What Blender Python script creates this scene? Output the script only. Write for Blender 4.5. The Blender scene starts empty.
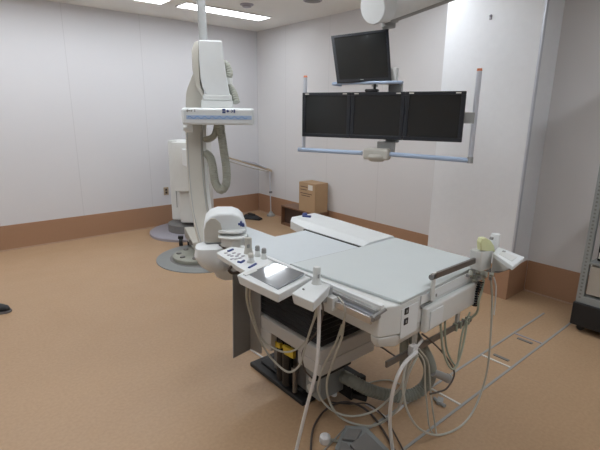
import bpy, bmesh, math, random
from mathutils import Vector, Matrix

random.seed(4)
S = bpy.context.scene
COL = S.collection

# ---------------------------------------------------------------- camera
FPX, PITCH, ROLL, YAW, CAMH = 441.0, .2503, .0110, .7008, 1.6
fwd = Vector((math.sin(YAW)*math.cos(PITCH), math.cos(YAW)*math.cos(PITCH), -math.sin(PITCH)))
rgt = Vector((math.cos(YAW), -math.sin(YAW), 0)); upv = rgt.cross(fwd)
c_, s_ = math.cos(ROLL), math.sin(ROLL)
R0, U0 = c_*rgt + s_*upv, -s_*rgt + c_*upv
cam_d = bpy.data.cameras.new('camera'); cam = bpy.data.objects.new('camera', cam_d); COL.objects.link(cam)
cam_d.sensor_width = 36; cam_d.lens = FPX/600*36; cam_d.clip_start = .05
M3 = Matrix((R0, U0, -fwd)).transposed()
cam.matrix_world = Matrix.Translation((0, 0, CAMH)) @ M3.to_4x4()
S.camera = cam

# ---------------------------------------------------------------- world and exposure
w = bpy.data.worlds.new('world'); S.world = w; w.use_nodes = True
w.node_tree.nodes['Background'].inputs[0].default_value = (.75, .85, 1, 1)
w.node_tree.nodes['Background'].inputs[1].default_value = .05
S.view_settings.view_transform = 'Standard'; S.view_settings.look = 'None'
S.view_settings.gamma = 1; S.view_settings.use_curve_mapping = False
S.view_settings.exposure = 0.42
LAMP = 9.0            # strength of the ceiling fixtures' diffusers
LAMP_ROWS = [5.065, 2.55, -.2]       # rows of fixtures (y); the last one is added to brighten the foreground

# ---------------------------------------------------------------- surveying: photo pixel to a point in the room
C0 = Vector((0, 0, CAMH))
def ray(px, py): return R0*((px-300)/FPX) + U0*((225-py)/FPX) + fwd
def PZ(px, py, z): d = ray(px, py); return C0 + d*((z-CAMH)/d.z)
def PX(px, py, x): d = ray(px, py); return C0 + d*(x/d.x)
def PY(px, py, y): d = ray(px, py); return C0 + d*(y/d.y)
def PD(px, py, t): return C0 + ray(px, py)*t
V = Vector

# ---------------------------------------------------------------- materials
def mat(name, col, rough=.5, metal=0, noise=0, scale=20, bump=0, bscale=80, emit=None, estr=0, coat=0, spec=.5):
    m = bpy.data.materials.new(name); m.use_nodes = True
    nt = m.node_tree; b = nt.nodes['Principled BSDF']
    b.inputs['Base Color'].default_value = (*col, 1)
    b.inputs['Roughness'].default_value = rough; b.inputs['Metallic'].default_value = metal
    b.inputs['Specular IOR Level'].default_value = spec
    if coat: b.inputs['Coat Weight'].default_value = coat
    tc = nt.nodes.new('ShaderNodeTexCoord')
    n = nt.nodes.new('ShaderNodeTexNoise'); n.inputs['Scale'].default_value = scale; n.inputs['Detail'].default_value = 5
    nt.links.new(tc.outputs['Object'], n.inputs['Vector'])
    mx = nt.nodes.new('ShaderNodeMix'); mx.data_type = 'RGBA'
    k = noise or .03
    mx.inputs[6].default_value = (*[max(0, c*(1-k)) for c in col], 1)
    mx.inputs[7].default_value = (*[min(1, c*(1+k)) for c in col], 1)
    nt.links.new(n.outputs['Fac'], mx.inputs[0]); nt.links.new(mx.outputs[2], b.inputs['Base Color'])
    if bump:
        n2 = nt.nodes.new('ShaderNodeTexNoise'); n2.inputs['Scale'].default_value = bscale
        nt.links.new(tc.outputs['Object'], n2.inputs['Vector'])
        bp = nt.nodes.new('ShaderNodeBump'); bp.inputs['Strength'].default_value = bump; bp.inputs['Distance'].default_value = .01
        nt.links.new(n2.outputs['Fac'], bp.inputs['Height']); nt.links.new(bp.outputs[0], b.inputs['Normal'])
    if emit:
        b.inputs['Emission Color'].default_value = (*emit, 1); b.inputs['Emission Strength'].default_value = estr
    return m

def panel_mat(name, col, axis, step, off, rough=.55, dark=.88):
    """painted steel wall panels: upright joints every `step` metres"""
    m = mat(name, col, rough, noise=.025, scale=1.3); nt = m.node_tree; b = nt.nodes['Principled BSDF']
    src = b.inputs['Base Color'].links[0].from_socket
    tc = [n for n in nt.nodes if n.type == 'TEX_COORD'][0]
    sp = nt.nodes.new('ShaderNodeSeparateXYZ'); nt.links.new(tc.outputs['Object'], sp.inputs[0])
    def mth(op, a, bb):
        n = nt.nodes.new('ShaderNodeMath'); n.operation = op
        for i, v in ((0, a), (1, bb)):
            if isinstance(v, (int, float)): n.inputs[i].default_value = v
            else: nt.links.new(v, n.inputs[i])
        return n.outputs[0]
    a = mth('ADD', sp.outputs['XY'.index(axis)], off+50*step)
    f = mth('MODULO', a, step)
    l = mth('LESS_THAN', f, .007)
    mx = nt.nodes.new('ShaderNodeMix'); mx.data_type = 'RGBA'
    nt.links.new(l, mx.inputs[0]); nt.links.new(src, mx.inputs[6])
    mx.inputs[7].default_value = (*[c*dark for c in col], 1)
    nt.links.new(mx.outputs[2], b.inputs['Base Color'])
    return m

M = {}
M['wall'] = panel_mat('wall panel steel', (.73, .74, .775), 'X', .9, .38)
M['wallb'] = panel_mat('wall panel steel right', (.72, .715, .725), 'Y', .9, .15)
M['pillar'] = mat('pillar paint', (.84, .865, .90), .5)
M['ceil'] = mat('ceiling board', (.88, .88, .85), .8, noise=.02, scale=3)
M['skirt'] = mat('brown vinyl skirting', (.40, .235, .145), .45, noise=.06, scale=60)
M['joint'] = mat('skirting joint', (.50, .36, .27), .5)
M['trimm'] = mat('aluminium trim', (.62, .65, .72), .35, .4)
M['white'] = mat('white enamel', (.70, .72, .71), .38)
M['whiteb'] = mat('bright white enamel', (.75, .785, .80), .35)
M['cream'] = mat('warm white enamel', (.54, .525, .475), .42)
M['creamd'] = mat('beige plastic', (.42, .39, .34), .5)
M['top'] = mat('tabletop laminate', (.60, .65, .66), .45, noise=.03, scale=5)
M['board'] = mat('patient board laminate', (.61, .665, .70), .4)
M['steel'] = mat('brushed steel', (.55, .54, .53), .3, .9, noise=.08, scale=70)
M['dsteel'] = mat('dark steel', (.20, .18, .165), .4, .6, noise=.1, scale=70)
M['black'] = mat('black rubber', (.012, .012, .013), .55)
M['bellow'] = mat('black bellows cloth', (.016, .014, .015), .7)
M['blackg'] = mat('black gloss plastic', (.012, .013, .016), .25)
M['screen'] = mat('dark lcd screen', (.018, .019, .019), .22)
M['bezel'] = mat('dark slate bezel', (.014, .017, .024), .4)
M['hose'] = mat('grey ribbed hose', (.36, .37, .32), .6, noise=.05)
M['hosed'] = mat('grey green hose', (.27, .29, .26), .55)
M['cable'] = mat('off white cable', (.50, .50, .45), .5)
M['cablew'] = mat('white cable', (.72, .72, .72), .45)
M['cableg'] = mat('pale green cable', (.38, .42, .34), .5)
M['cabled'] = mat('dark cable', (.09, .07, .06), .5)
M['blue'] = mat('blue plastic', (.035, .06, .22), .4)
M['lblue'] = mat('light blue padding', (.42, .53, .72), .45)
M['sblue'] = mat('blue stripe', (.16, .33, .62), .45)
M['disc'] = mat('grey floor plate', (.27, .29, .29), .35, noise=.06)
M['discl'] = mat('lilac grey floor plate', (.36, .35, .40), .4)
M['discd'] = mat('dark floor plate', (.20, .195, .19), .45, noise=.1)
M['grey'] = mat('mid grey paint', (.34, .35, .35), .45)
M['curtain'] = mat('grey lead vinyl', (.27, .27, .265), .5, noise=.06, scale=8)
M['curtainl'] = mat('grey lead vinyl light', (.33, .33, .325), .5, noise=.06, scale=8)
M['house'] = mat('beige housing', (.58, .565, .54), .5)
M['yellow'] = mat('yellow label', (.62, .45, .04), .5)
M['orange'] = mat('orange cap', (.75, .25, .12), .5)
M['lime'] = mat('pale yellow plastic', (.66, .68, .38), .4)
M['card'] = mat('cardboard', (.46, .31, .18), .8, noise=.06, scale=12)
M['cardflap'] = mat('cardboard flap', (.46, .31, .18), .8, noise=.05, scale=10)  # same brown as the carton, used for its flaps
M['ink'] = mat('printed ink', (.16, .10, .07), .7)
M['paper'] = mat('paper label', (.75, .73, .68), .7)
M['wood'] = mat('brown laminate', (.20, .105, .06), .5, noise=.12, scale=14)
M['woodd'] = mat('dark brown recess shade', (.07, .042, .03), .6, noise=.12, scale=14)  # darker copy of the brown, carrying the shade inside the stool
M['sheet'] = mat('printed sheet', (.42, .42, .47), .5, noise=.3, scale=14)
M['tan'] = mat('tan board', (.50, .44, .37), .6)
M['glass'] = mat('grey touch screen', (.24, .26, .28), .13, .3, coat=.8, bump=.10, bscale=14)
M['socket'] = mat('beige socket', (.48, .38, .27), .5)
M['lamp'] = mat('lamp diffuser', (.9, .9, .9), .5, emit=(.93, .97, 1.01), estr=LAMP)
M['frame'] = mat('lamp frame', (.8, .8, .8), .4)
M['rackm'] = mat('grey rack metal', (.33, .36, .36), .45, .3, noise=.08)
M['shoe'] = mat('black leather', (.01, .011, .014), .4)
M['sole'] = mat('grey shoe sole', (.2, .19, .2), .6)

def floor_mat():
    m = mat('vinyl floor', (.47, .315, .19), .36, noise=.05, scale=2.2, spec=.45)
    nt = m.node_tree; b = nt.nodes['Principled BSDF']; src = b.inputs['Base Color'].links[0].from_socket
    tc = [n for n in nt.nodes if n.type == 'TEX_COORD'][0]
    n = nt.nodes.new('ShaderNodeTexNoise'); n.inputs['Scale'].default_value = 55; n.inputs['Detail'].default_value = 8
    nt.links.new(tc.outputs['Object'], n.inputs['Vector'])
    cr = nt.nodes.new('ShaderNodeValToRGB'); cr.color_ramp.elements[0].color = (.95, .945, .94, 1); cr.color_ramp.elements[1].color = (1.04, 1.045, 1.05, 1)
    cr.color_ramp.elements[0].position = .35; cr.color_ramp.elements[1].position = .65
    nt.links.new(n.outputs['Fac'], cr.inputs[0])
    mx = nt.nodes.new('ShaderNodeMix'); mx.data_type = 'RGBA'; mx.blend_type = 'MULTIPLY'; mx.inputs[0].default_value = 1
    nt.links.new(src, mx.inputs[6]); nt.links.new(cr.outputs[0], mx.inputs[7]); nt.links.new(mx.outputs[2], b.inputs['Base Color'])
    n2 = nt.nodes.new('ShaderNodeTexNoise'); n2.inputs['Scale'].default_value = 4
    nt.links.new(tc.outputs['Object'], n2.inputs['Vector'])
    mr = nt.nodes.new('ShaderNodeMapRange'); mr.inputs[3].default_value = .3; mr.inputs[4].default_value = .5
    nt.links.new(n2.outputs['Fac'], mr.inputs[0]); nt.links.new(mr.outputs[0], b.inputs['Roughness'])
    return m
M['floor'] = floor_mat()

# ---------------------------------------------------------------- mesh builder
def catmull(pts, n=8):
    pts = [V(p) for p in pts]
    if len(pts) < 3: return pts
    P = [2*pts[0]-pts[1]] + pts + [2*pts[-1]-pts[-2]]; out = []
    for i in range(1, len(P)-2):
        a, b, c, d = P[i-1:i+3]
        for k in range(n):
            t = k/n
            out.append(.5*((2*b) + (c-a)*t + (2*a-5*b+4*c-d)*t*t + (3*b-a-3*c+d)*t**3))
    return out + [pts[-1]]

class MB:
    def __init__(s): s.bm = bmesh.new()
    def poly(s, vs): return s.bm.faces.new(vs)
    def hexa(s, b, t):
        """b, t: matching rings of points (bottom, top), joined into a solid"""
        n = len(b); B = [s.bm.verts.new(p) for p in b]; T = [s.bm.verts.new(p) for p in t]
        s.bm.faces.new(B[::-1]); s.bm.faces.new(T)
        for i in range(n): s.bm.faces.new((B[i], B[(i+1) % n], T[(i+1) % n], T[i]))
        return s
    def loft(s, rings):
        L = [[s.bm.verts.new(p) for p in r] for r in rings]; n = len(rings[0])
        for a, b in zip(L, L[1:]):
            for i in range(n): s.bm.faces.new((a[i], a[(i+1) % n], b[(i+1) % n], b[i]))
        s.bm.faces.new(L[0][::-1]); s.bm.faces.new(L[-1]); return s
    def box(s, c, d, rz=0, rot=None):
        R = rot or Matrix.Rotation(rz, 3, 'Z'); c = V(c); h = [x/2 for x in d]
        q = [(-1, -1), (1, -1), (1, 1), (-1, 1)]
        return s.hexa([c + R@V((a*h[0], b*h[1], -h[2])) for a, b in q], [c + R@V((a*h[0], b*h[1], h[2])) for a, b in q])
    def bb(s, x0, x1, y0, y1, z0, z1): return s.box(((x0+x1)/2, (y0+y1)/2, (z0+z1)/2), (x1-x0, y1-y0, z1-z0))
    def prism(s, pts, z0, z1): return s.hexa([(p[0], p[1], z0) for p in pts], [(p[0], p[1], z1) for p in pts])
    def extr(s, pts, vec):
        vec = V(vec); return s.hexa([V(p) for p in pts], [V(p)+vec for p in pts])
    def tube(s, pts, r, n=10, ribs=0, smooth=8):
        pts = catmull(pts, smooth) if smooth else [V(p) for p in pts]
        if ribs:
            # resample evenly, then alternate the radius
            q = [pts[0]]; st = ribs/2; acc = 0
            for a, b in zip(pts, pts[1:]):
                L = (b-a).length; 
                while acc + L >= st and L > 1e-9:
                    t = (st-acc)/L; a = a.lerp(b, t); q.append(a.copy()); L = (b-a).length; acc = 0
                acc += L
            pts = q
        up = V((0, 0, 1)); rings = []; prev = None
        for i, p in enumerate(pts):
            t = (pts[min(i+1, len(pts)-1)] - pts[max(i-1, 0)]).normalized()
            if prev is None:
                a = t.cross(up) if abs(t.z) < .9 else t.cross(V((1, 0, 0)))
            else: a = prev - t*prev.dot(t)
            a.normalize(); prev = a; b = t.cross(a)
            rr = r(i/(len(pts)-1)) if callable(r) else r
            if ribs and i % 2: rr *= .86
            rings.append([p + rr*(a*math.cos(2*math.pi*k/n) + b*math.sin(2*math.pi*k/n)) for k in range(n)])
        return s.loft(rings)
    def cyl(s, a, b, r, r2=None, n=24):
        a, b = V(a), V(b); r2 = r if r2 is None else r2
        return s.tube([a, b], lambda t: r + (r2-r)*t, n, smooth=0)
    def lathe(s, c, prof, n=32, rot=None):
        c = V(c); R = rot or Matrix.Identity(3)
        return s.loft([[c + R@V((r*math.cos(2*math.pi*k/n), r*math.sin(2*math.pi*k/n), z)) for k in range(n)] for r, z in prof])
    def build(s, name, m, parent=None, bevel=0, seg=2, angle=35, subsurf=0, kind=None):
        bmesh.ops.recalc_face_normals(s.bm, faces=s.bm.faces)
        if parent is not None:
            o_ = parent; off = V((0, 0, 0))
            while o_ is not None: off += o_.location; o_ = o_.parent
            bmesh.ops.translate(s.bm, verts=s.bm.verts, vec=-off)
        me = bpy.data.meshes.new(name); s.bm.to_mesh(me); s.bm.free()
        for p in me.polygons: p.use_smooth = True
        me.set_sharp_from_angle(angle=math.radians(angle))
        me.materials.append(M[m] if isinstance(m, str) else m)
        o = bpy.data.objects.new(name, me); COL.objects.link(o); o.parent = parent
        if bevel:
            md = o.modifiers.new('bevel', 'BEVEL'); md.width = bevel; md.segments = seg; md.limit_method = 'ANGLE'; md.angle_limit = math.radians(40)
            md.harden_normals = True
        if subsurf:
            md = o.modifiers.new('sub', 'SUBSURF'); md.levels = md.render_levels = subsurf
        if kind: o['kind'] = kind
        return o
def T(name, label, cat, loc=(0, 0, 0), group=None):
    o = bpy.data.objects.new(name, None); COL.objects.link(o); o.location = loc; o.empty_display_size = .1
    o['label'] = label; o['category'] = cat
    if group: o['group'] = group
    return o
def tag(o, label, cat, group=None):
    o['label'] = label; o['category'] = cat
    if group: o['group'] = group
    return o
def st(o, label=None):
    o['kind'] = 'structure'
    if label: o['label'] = label
    return o

# ================================================================ THE ROOM
XL, XR, YN, YF, H = -2.6, 4.13, -2.6, 5.96, 2.78
PXF, PY0, PY1 = 3.77, 1.613, 2.45     # pillar front plane and its two ends
st(MB().bb(XL-.1, XR+.1, YN-.1, YF+.1, -.1, 0).build('floor', 'floor'), 'tan mottled vinyl floor')
st(MB().bb(XL-.1, XR+.1, YN-.1, YF+.1, H, H+.1).build('ceiling', 'ceil'), 'white board ceiling')
st(MB().bb(XL-.1, XR, YF, YF+.1, 0, H).build('wall_left', 'wall'), 'white panelled wall on the left of the photo')
st(MB().bb(XR, XR+.1, YN-.1, YF+.1, 0, H).build('wall_right', 'wallb'), 'white panelled wall behind the monitors')
st(MB().bb(XL-.1, XL, YN, YF, 0, H).build('wall_west', 'wallb'))
st(MB().bb(XL, XR, YN-.1, YN, 0, H).build('wall_near', 'wall'))
st(MB().bb(PXF, XR, PY0, PY1, 0, H).build('wall_pillar', 'pillar'), 'white wall pillar standing out beside the monitors')
SK = .295
def skirt(name, x0, x1, y0, y1, jx, label):
    o = st(MB().bb(x0, x1, y0, y1, 0, SK).build(name, 'skirt', bevel=.003), label)
    return o
skirt('baseboard_left', XL, XR-.012, YF-.012, YF, 0, 'brown baseboard under the left wall')
skirt('baseboard_right', XR-.012, XR, PY1, YF-.012, 0, 'brown baseboard behind the exam table')
skirt('baseboard_recess', XR-.012, XR, YN, PY0-.012, 0, 'brown baseboard behind the equipment rack')
skirt('baseboard_pillar', PXF-.012, PXF, PY0-.012, PY1+.0, 0, 'brown baseboard across the pillar front')
skirt('baseboard_return', PXF, XR-.012, PY0-.012, PY0, 0, 'brown baseboard on the pillar side')
st(MB().bb(PXF-.006, PXF+.03, PY0-.018, PY0, SK, H).build('trim_1', 'trimm', bevel=.004), 'pale metal corner strip of the pillar')
st(MB().bb(XL, XR-.013, YF-.024, YF-.0125, 0, .012).build('trim_2', 'joint'), 'pale floor joint along the left wall')
st(MB().bb(XR-.024, XR-.0125, PY1+.02, YF-.025, 0, .012).build('trim_3', 'joint'), 'pale floor joint along the right wall')
st(MB().bb(XR-.024, XR-.0125, YN, PY0-.02, 0, .012).build('trim_4', 'joint'), 'pale floor joint under the recessed wall')

# floor duct, flush metal strips
DX0, DX1 = 1.42, 3.76
dct = MB().bb(DX0, DX1, 1.053, 1.067, 0, .004).bb(DX0, DX1-.02, 1.262, 1.276, 0, .004).build('trim_5', 'grey'); st(dct, 'grey metal edge strips of the floor duct')
MB().bb(2.70, 2.715, 1.068, 1.262, 0, .005).build('cross_bar', 'paper', dct)
MB().bb(2.10, 2.114, 1.068, 1.262, 0, .005).build('cross_bar', 'paper', dct)
MB().bb(3.19, 3.205, 1.068, 1.262, 0, .004).build('cross_bar', 'discl', dct)
for x in (2.78, 3.14):
    MB().bb(x-.012, x+.012, 1.11, 1.215, 0, .005).build('lift_handle', 'discd', dct)

# ceiling fixtures
def light(x0, x1, y, label):
    t = T('ceiling_light', label, 'ceiling light', ((x0+x1)/2, y, H), 'recessed ceiling lights')
    w2 = .13; f = .012; z = H
    MB().bb(x0-f, x1+f, y-w2-f, y-w2, z-.016, z-.001).bb(x0-f, x1+f, y+w2, y+w2+f, z-.016, z-.001).bb(x0-f, x0, y-w2, y+w2, z-.016, z-.001).bb(x1, x1+f, y-w2, y+w2, z-.016, z-.001).build('frame', 'frame', t)
    MB().bb(x0, x1, y-w2, y+w2, z-.01, z-.001).build('diffuser', 'lamp', t)
    return t
light(2.475, 3.63, LAMP_ROWS[0], 'long bright ceiling light behind the grey ceiling pole')
light(1.08, 2.285, LAMP_ROWS[0], 'bright ceiling light cut by the top edge, left of the pole')
for i, x in enumerate((-.215, -1.56)): light(x, x+1.205, LAMP_ROWS[0], 'ceiling light further left in the same row, outside the frame')
for y in LAMP_ROWS[1:]:
    for x in ((-1.56, -.215, 1.13, 2.475) if y > 1 else (-.215, 1.13, 2.475)): light(x, x+1.205, y, 'ceiling light of the unseen rows overhead, the nearest row added for brightness')  # nearest row is an unseen addition, brightening table end, recess and pillar
t = MB().lathe((3.04, 4.58, H-.034), [(.03, 0), (.05, .004), (.055, .018), (.075, .024), (.078, .033)]).build('smoke_detector', 'discl')
tag(t, 'small round ceiling detector beside the long light', 'smoke detector')
t = T('ceiling_speaker', 'round grey ceiling grille near the top edge, right of the lights', 'ceiling speaker', (3.46, 3.93, H))
MB().lathe((3.46, 3.93, H-.014), [(.085, 0), (.1, .003), (.104, .013)]).build('rim', 'discl', t)
MB().lathe((3.46, 3.93, H-.018), [(.05, 0), (.082, .003), (.084, .004)]).build('grille', 'discd', t)
t = T('ceiling_sprinkler', 'tiny round ceiling fitting at the top left', 'sprinkler', (1.66, 5.45, H))
MB().lathe((1.66, 5.45, H-.008), [(.02, 0), (.055, .003), (.06, .007)]).build('rim', 'discl', t)
MB().cyl((1.66, 5.45, H-.02), (1.66, 5.45, H-.008), .014).build('nozzle', 'steel', t)

t = T('wall_socket', 'beige wall socket on the left wall above the baseboard', 'socket', (2.53, YF, .49))
MB().bb(2.495, 2.565, YF-.01, YF, .44, .55).build('plate', 'socket', t, bevel=.003)
MB().bb(2.515, 2.545, YF-.013, YF-.01, .46, .49).bb(2.515, 2.545, YF-.013, YF-.01, .50, .53).build('outlet', 'woodd', t)
p = PX(491, 16, PXF)
t = T('wall_hook', 'tiny grey hook high on the white pillar', 'hook', p)
MB().lathe(p, [(.012, 0), (.014, .003), (.004, .006), (.004, .02)], 12, Matrix.Rotation(-math.pi/2, 3, 'Y')).build('peg', 'discl', t)
MB().box(p+V((-.003, 0, -.012)), (.006, .02, .03)).build('plate', 'discl', t)

# ================================================================ EXAMINATION TABLE
tb = T('examination_table', 'white catheterization table on a black base in the middle of the room', 'examination table', (1.6, 1.8, 0))
TT = [(1.402, 1.012), (2.11, 1.05), (2.165, 1.13), (2.165, 1.64), (1.862, 1.64), (1.342, 1.66)]
MB().prism(TT, .836, .85).build('tabletop', 'top', tb, bevel=.004)
MB().prism([(1.345, 1.665), (1.852, 1.645), (1.852, 2.14), (1.60, 2.14), (1.60, 2.47), (1.578, 2.46), (1.45, 2.205), (1.36, 2.06), (1.345, 2.03)], .812, .842).build('patient_board', 'board', tb, bevel=.004)
MB().bb(1.853, 1.869, 1.66, 2.16, .80, .8435).build('slot', 'black', tb)
MB().prism([(1.342, 1.661), (1.868, 1.641), (1.868, 1.647), (1.342, 1.667)], .842, .8465).build('seam', 'grey', tb)
fr = MB().loft([[(x, y, z) for x, z in ((xa, .79), (xa, .846), (1.935, zt_), (2.15, zt_), (2.165, zt_-.012), (2.165, .79))] for xa, y, zt_ in ((1.870, 1.645, .860), (1.870, 2.16, .872), (1.922, 2.385, .874))]).build('raised_rail', 'whiteb', tb, bevel=.002, angle=12)
MB().lathe((2.035, 2.36, .873), [(.018, 0), (.02, .012), (.014, .02)], 12).box((2.02, 2.32, .879), (.022, .06, .014), .5).build('knob', 'blue', fr)
# long near edge
MB().bb(1.314, 1.338, 1.045, 2.1, .826, .846).build('side_rim', 'whiteb', tb, bevel=.004)
MB().bb(1.300, 1.3, 1.05, 2.25, .80, .81) if False else None
MB().bb(1.296, 1.311, 1.06, 2.1, .812, .825).build('channel', 'grey', tb)
MB().bb(1.286, 1.311, 1.065, 2.1, .796, .806).build('channel_lip', 'trimm', tb)
AR = MB().bb(1.268, 1.279, 1.055, 1.34, .772, .803).build('accessory_rail', 'steel', tb, bevel=.002)
for y_ in (1.10, 1.30): MB().bb(1.279, 1.311, y_, y_+.02, .775, .795).build('spacer', 'grey', AR)
MB().bb(1.255, 1.29, 1.262, 1.30, .758, .818).build('clamp', 'white', AR, bevel=.003)
MB().cyl(PX(386, 309, 1.30), PX(373, 318, 1.25), .008, .006).cyl((1.27, 1.05, .80), (1.312, 1.056, .80), .014).build('clamp_lever', 'curtain', AR)
# body below the top
MB().prism([(1.312, 1.05), (1.402, 1.014), (2.10, 1.052), (2.155, 1.13), (2.155, 2.08), (1.312, 2.08)], .70, .835).build('body', 'white', tb, bevel=.006)
MB().loft([[(1.312, 1.052, .70), (1.402, 1.016, .70), (2.10, 1.054, .70), (2.12, 1.30, .70), (1.312, 1.095, .70)],
           [(1.315, 1.055, .67), (1.404, 1.02, .665), (2.09, 1.058, .665), (2.11, 1.26, .665), (1.315, 1.092, .67)],
           [(1.335, 1.068, .64), (1.41, 1.035, .63), (2.07, 1.07, .63), (2.08, 1.2, .63), (1.335, 1.085, .64)]]).build('end_skirt', 'white', tb, bevel=.012, seg=3)
# end face fittings: a frame that follows the slightly turned end
ea = V((1.402, 1.014, 0)); eb = V((2.10, 1.052, 0)); ed = (eb-ea).normalized(); en = V((ed.y, -ed.x, 0))
def EQ(u0, u1, z0, z1, d0, d1):
    P = lambda u, d: ea + ed*u + en*d
    return [P(u0, d0), P(u1, d0), P(u1, d1), P(u0, d1)], z0, z1
def endbox(mb, u0, u1, z0, z1, d0, d1): q, a, b = EQ(u0, u1, z0, z1, d0, d1); return mb.prism(q, a, b)
endbox(MB(), .008, .135, .675, .812, .0, .004).build('socket_panel', 'whiteb', tb, bevel=.002)
for z in (.797, .750):
    o = MB(); endbox(o, .028, .055, z-.014, z+.014, .004, .007); o = o.build('socket', 'black', tb)
    o2 = MB(); endbox(o2, .037, .045, z-.006, z+.006, .007, .0085); o2.build('pin', 'grey', o)
endbox(MB(), .15, .69, .792, .834, .0, .006).build('end_band', 'whiteb', tb, bevel=.002)
cv = endbox(MB(), .165, .665, .655, .775, .0, .03).build('end_cover', 'white', tb, bevel=.010, seg=3)
endbox(MB(), .19, .30, .67, .755, .03, .036).build('cover_plate', 'whiteb', cv, bevel=.003)
endbox(MB(), .15, .24, .778, .786, .0, .010).build('seam', 'curtain', tb)
for u, z in ((.27, .806), (.27, .80), (.60, .808), (.63, .80)):
    o = MB(); endbox(o, u, u+.008, z-.004, z+.004, .006, .009); o.build('screw', 'curtain', tb)
# end rail above the surface
er = MB().bb(1.605, 1.965, 1.002, 1.016, .897, .924).build('end_rail', 'dsteel', tb, bevel=.002)
MB().bb(1.606, 1.63, 1.002, 1.012,   .80, .93).build('post', 'white', er, bevel=.002)
MB().cyl((1.600, 1.009, .91), (1.608, 1.009, .91), .0125).build('end_cap', 'discd', er)
# pedestal: bellows of stacked folds
bl = MB(); n = 9
for i in range(n):
    z0 = .445 + i*(.255/n); z1 = z0 + .255/n
    e = .0 if i % 2 == 0 else .014
    bl.loft([[(1.375+q, 1.455+q, z), (1.76-q, 1.455+q, z), (1.76-q, 2.10-q, z), (1.375+q, 2.10-q, z)] for q, z in ((.014, z0+.0005), (0, (z0+z1)/2), (.014, z1-.0005))])
bl.build('bellows', 'bellow', tb)
hs = MB()
def ring(o_, i_, z0, z1):  # hollow housing ring
    pass
x0, x1, y0, y1 = 1.358, 1.775, 1.44, 2.07
hs.bb(x0, x1, y0, y1, .368, .446)                    # top band
hs.bb(x0, x1, y0, 1.62, .295, .368)                  # near block
hs.bb(x0, x1, 1.86, y1, .25, .368)                   # far block
hs.bb(1.62, x1, 1.62, 1.90, .28, .368)               # back
hs.build('housing', 'house', tb, bevel=.008, seg=2)
MB().bb(1.47, 1.62, 1.63, 1.98, .045, .368).build('lift_column', 'discd', tb, bevel=.004)
mo = MB().cyl((1.42, 1.78, .06), (1.42, 1.78, .27), .032).cyl((1.42, 1.78, .27), (1.42, 1.78, .33), .02).cyl((1.42, 1.84, .06), (1.42, 1.84, .33), .028).build('motor', 'blackg', tb)
MB().extr([PX(282, 345, 1.385), PX(293, 351, 1.385), PX(293, 359, 1.385), PX(284, 354, 1.385)], (.02, 0, 0)).build('warning_label', 'yellow', mo)
MB().extr([PX(273, 340, 1.39), PX(280, 344, 1.39), PX(280, 349, 1.39), PX(273, 346, 1.39)], (.02, 0, 0)).build('warning_label', 'yellow', mo)
MB().cyl((1.41, 1.70, .05), (1.41, 1.70, .2), .014).box((1.41, 1.70, .19), (.03, .03, .03)).build('valve', 'dsteel', mo)
MB().bb(1.40, 1.86, 1.62, 2.15, 0, .03).bb(1.45, 1.80, 1.68, 2.10, .03, .046).build('base_plate', 'black', tb, bevel=.008)
bk = MB().bb(1.42, 1.60, 1.50, 1.62, .09, .245).build('gear_box', 'disc', tb, bevel=.006)
MB().cyl((1.415, 1.56, .15), (1.40, 1.56, .15), .025).cyl((1.415, 1.56, .205), (1.40, 1.56, .205), .014).build('cover_disc', 'house', bk)
MB().bb(1.38, 1.64, 1.49, 1.50, .24, .262).build('gear_box_lid', 'black', bk)
MB().bb(1.60, 1.70, 1.44, 1.58, .05, .17).bb(1.63, 1.67, 1.40, 1.44, .08, .20).cyl((1.60, 1.44, .09), (1.66, 1.38, .07), .018).build('connector_block', 'black', bk, bevel=.004)
a = PZ(334, 393, .08)
MB().lathe(a-V((0, 0, .02)), [(.008, 0), (.017, .006), (.018, .022), (.01, .03)], 14).build('knob', 'whiteb', bk)
# big hose out of the base and up to the underside of the table
hp = [V((1.60, 1.52, .17)), PY(352, 381, 1.42), PY(372, 391, 1.36), PY(395, 396, 1.30), PY(414, 394, 1.25), PY(427, 383, 1.21), PY(430, 368, 1.17), PY(423, 351, 1.15), PY(413, 336, 1.15), PY(408, 322, 1.16)]
MB().tube(hp, .036, 16, ribs=.02).build('supply_hose', 'hosed', tb)
q1, q2 = PY(404, 330, 1.12), PY(404, 366, 1.12)
MB().tube([q1, q2], .022, 12, smooth=0).build('support_tube', 'hosed', tb)
q1 = PY(432, 372, 1.15); q2 = PY(447, 378, 1.15)
MB().cyl(q1, q2, .022).cyl(q2, q2+(q2-q1).normalized()*.03, .026).build('hose_connector', 'grey', tb)
# dark rail hanging below the end of the table
ra, rb = PY(386, 364, 1.06), PY(471, 319, 1.06); zz = (ra.z+rb.z)/2
lr = MB().bb(ra.x, rb.x, 1.054, 1.066, zz-.015, zz+.015).build('lower_rail', 'dsteel', tb, bevel=.002)
for u in (.36, .97):
    x = ra.x + (rb.x-ra.x)*u*.85
    MB().bb(x-.012, x+.012, 1.064, 1.078, zz-.012, .64).build('hanger', 'white', lr, bevel=.002)
for u in (.78, .84, .9, .95):
    x = ra.x + (rb.x-ra.x)*u
    MB().bb(x-.006, x+.006, 1.048, 1.072, zz-.019, zz+.019).build('cable_tie', 'cableg', lr)
a = PY(413, 350, 1.04)
kn = MB().box(a, (.04, .03, .05)).box(a+V((-.02, -.01, -.015)), (.05, .012, .02), .4).box(a+V((.04, 0, .012)), (.07, .012, .012), 0, Matrix.Rotation(-.5, 3, 'Y')).build('cable_clip', 'cablew', lr, bevel=.004)
TIE = a

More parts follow.
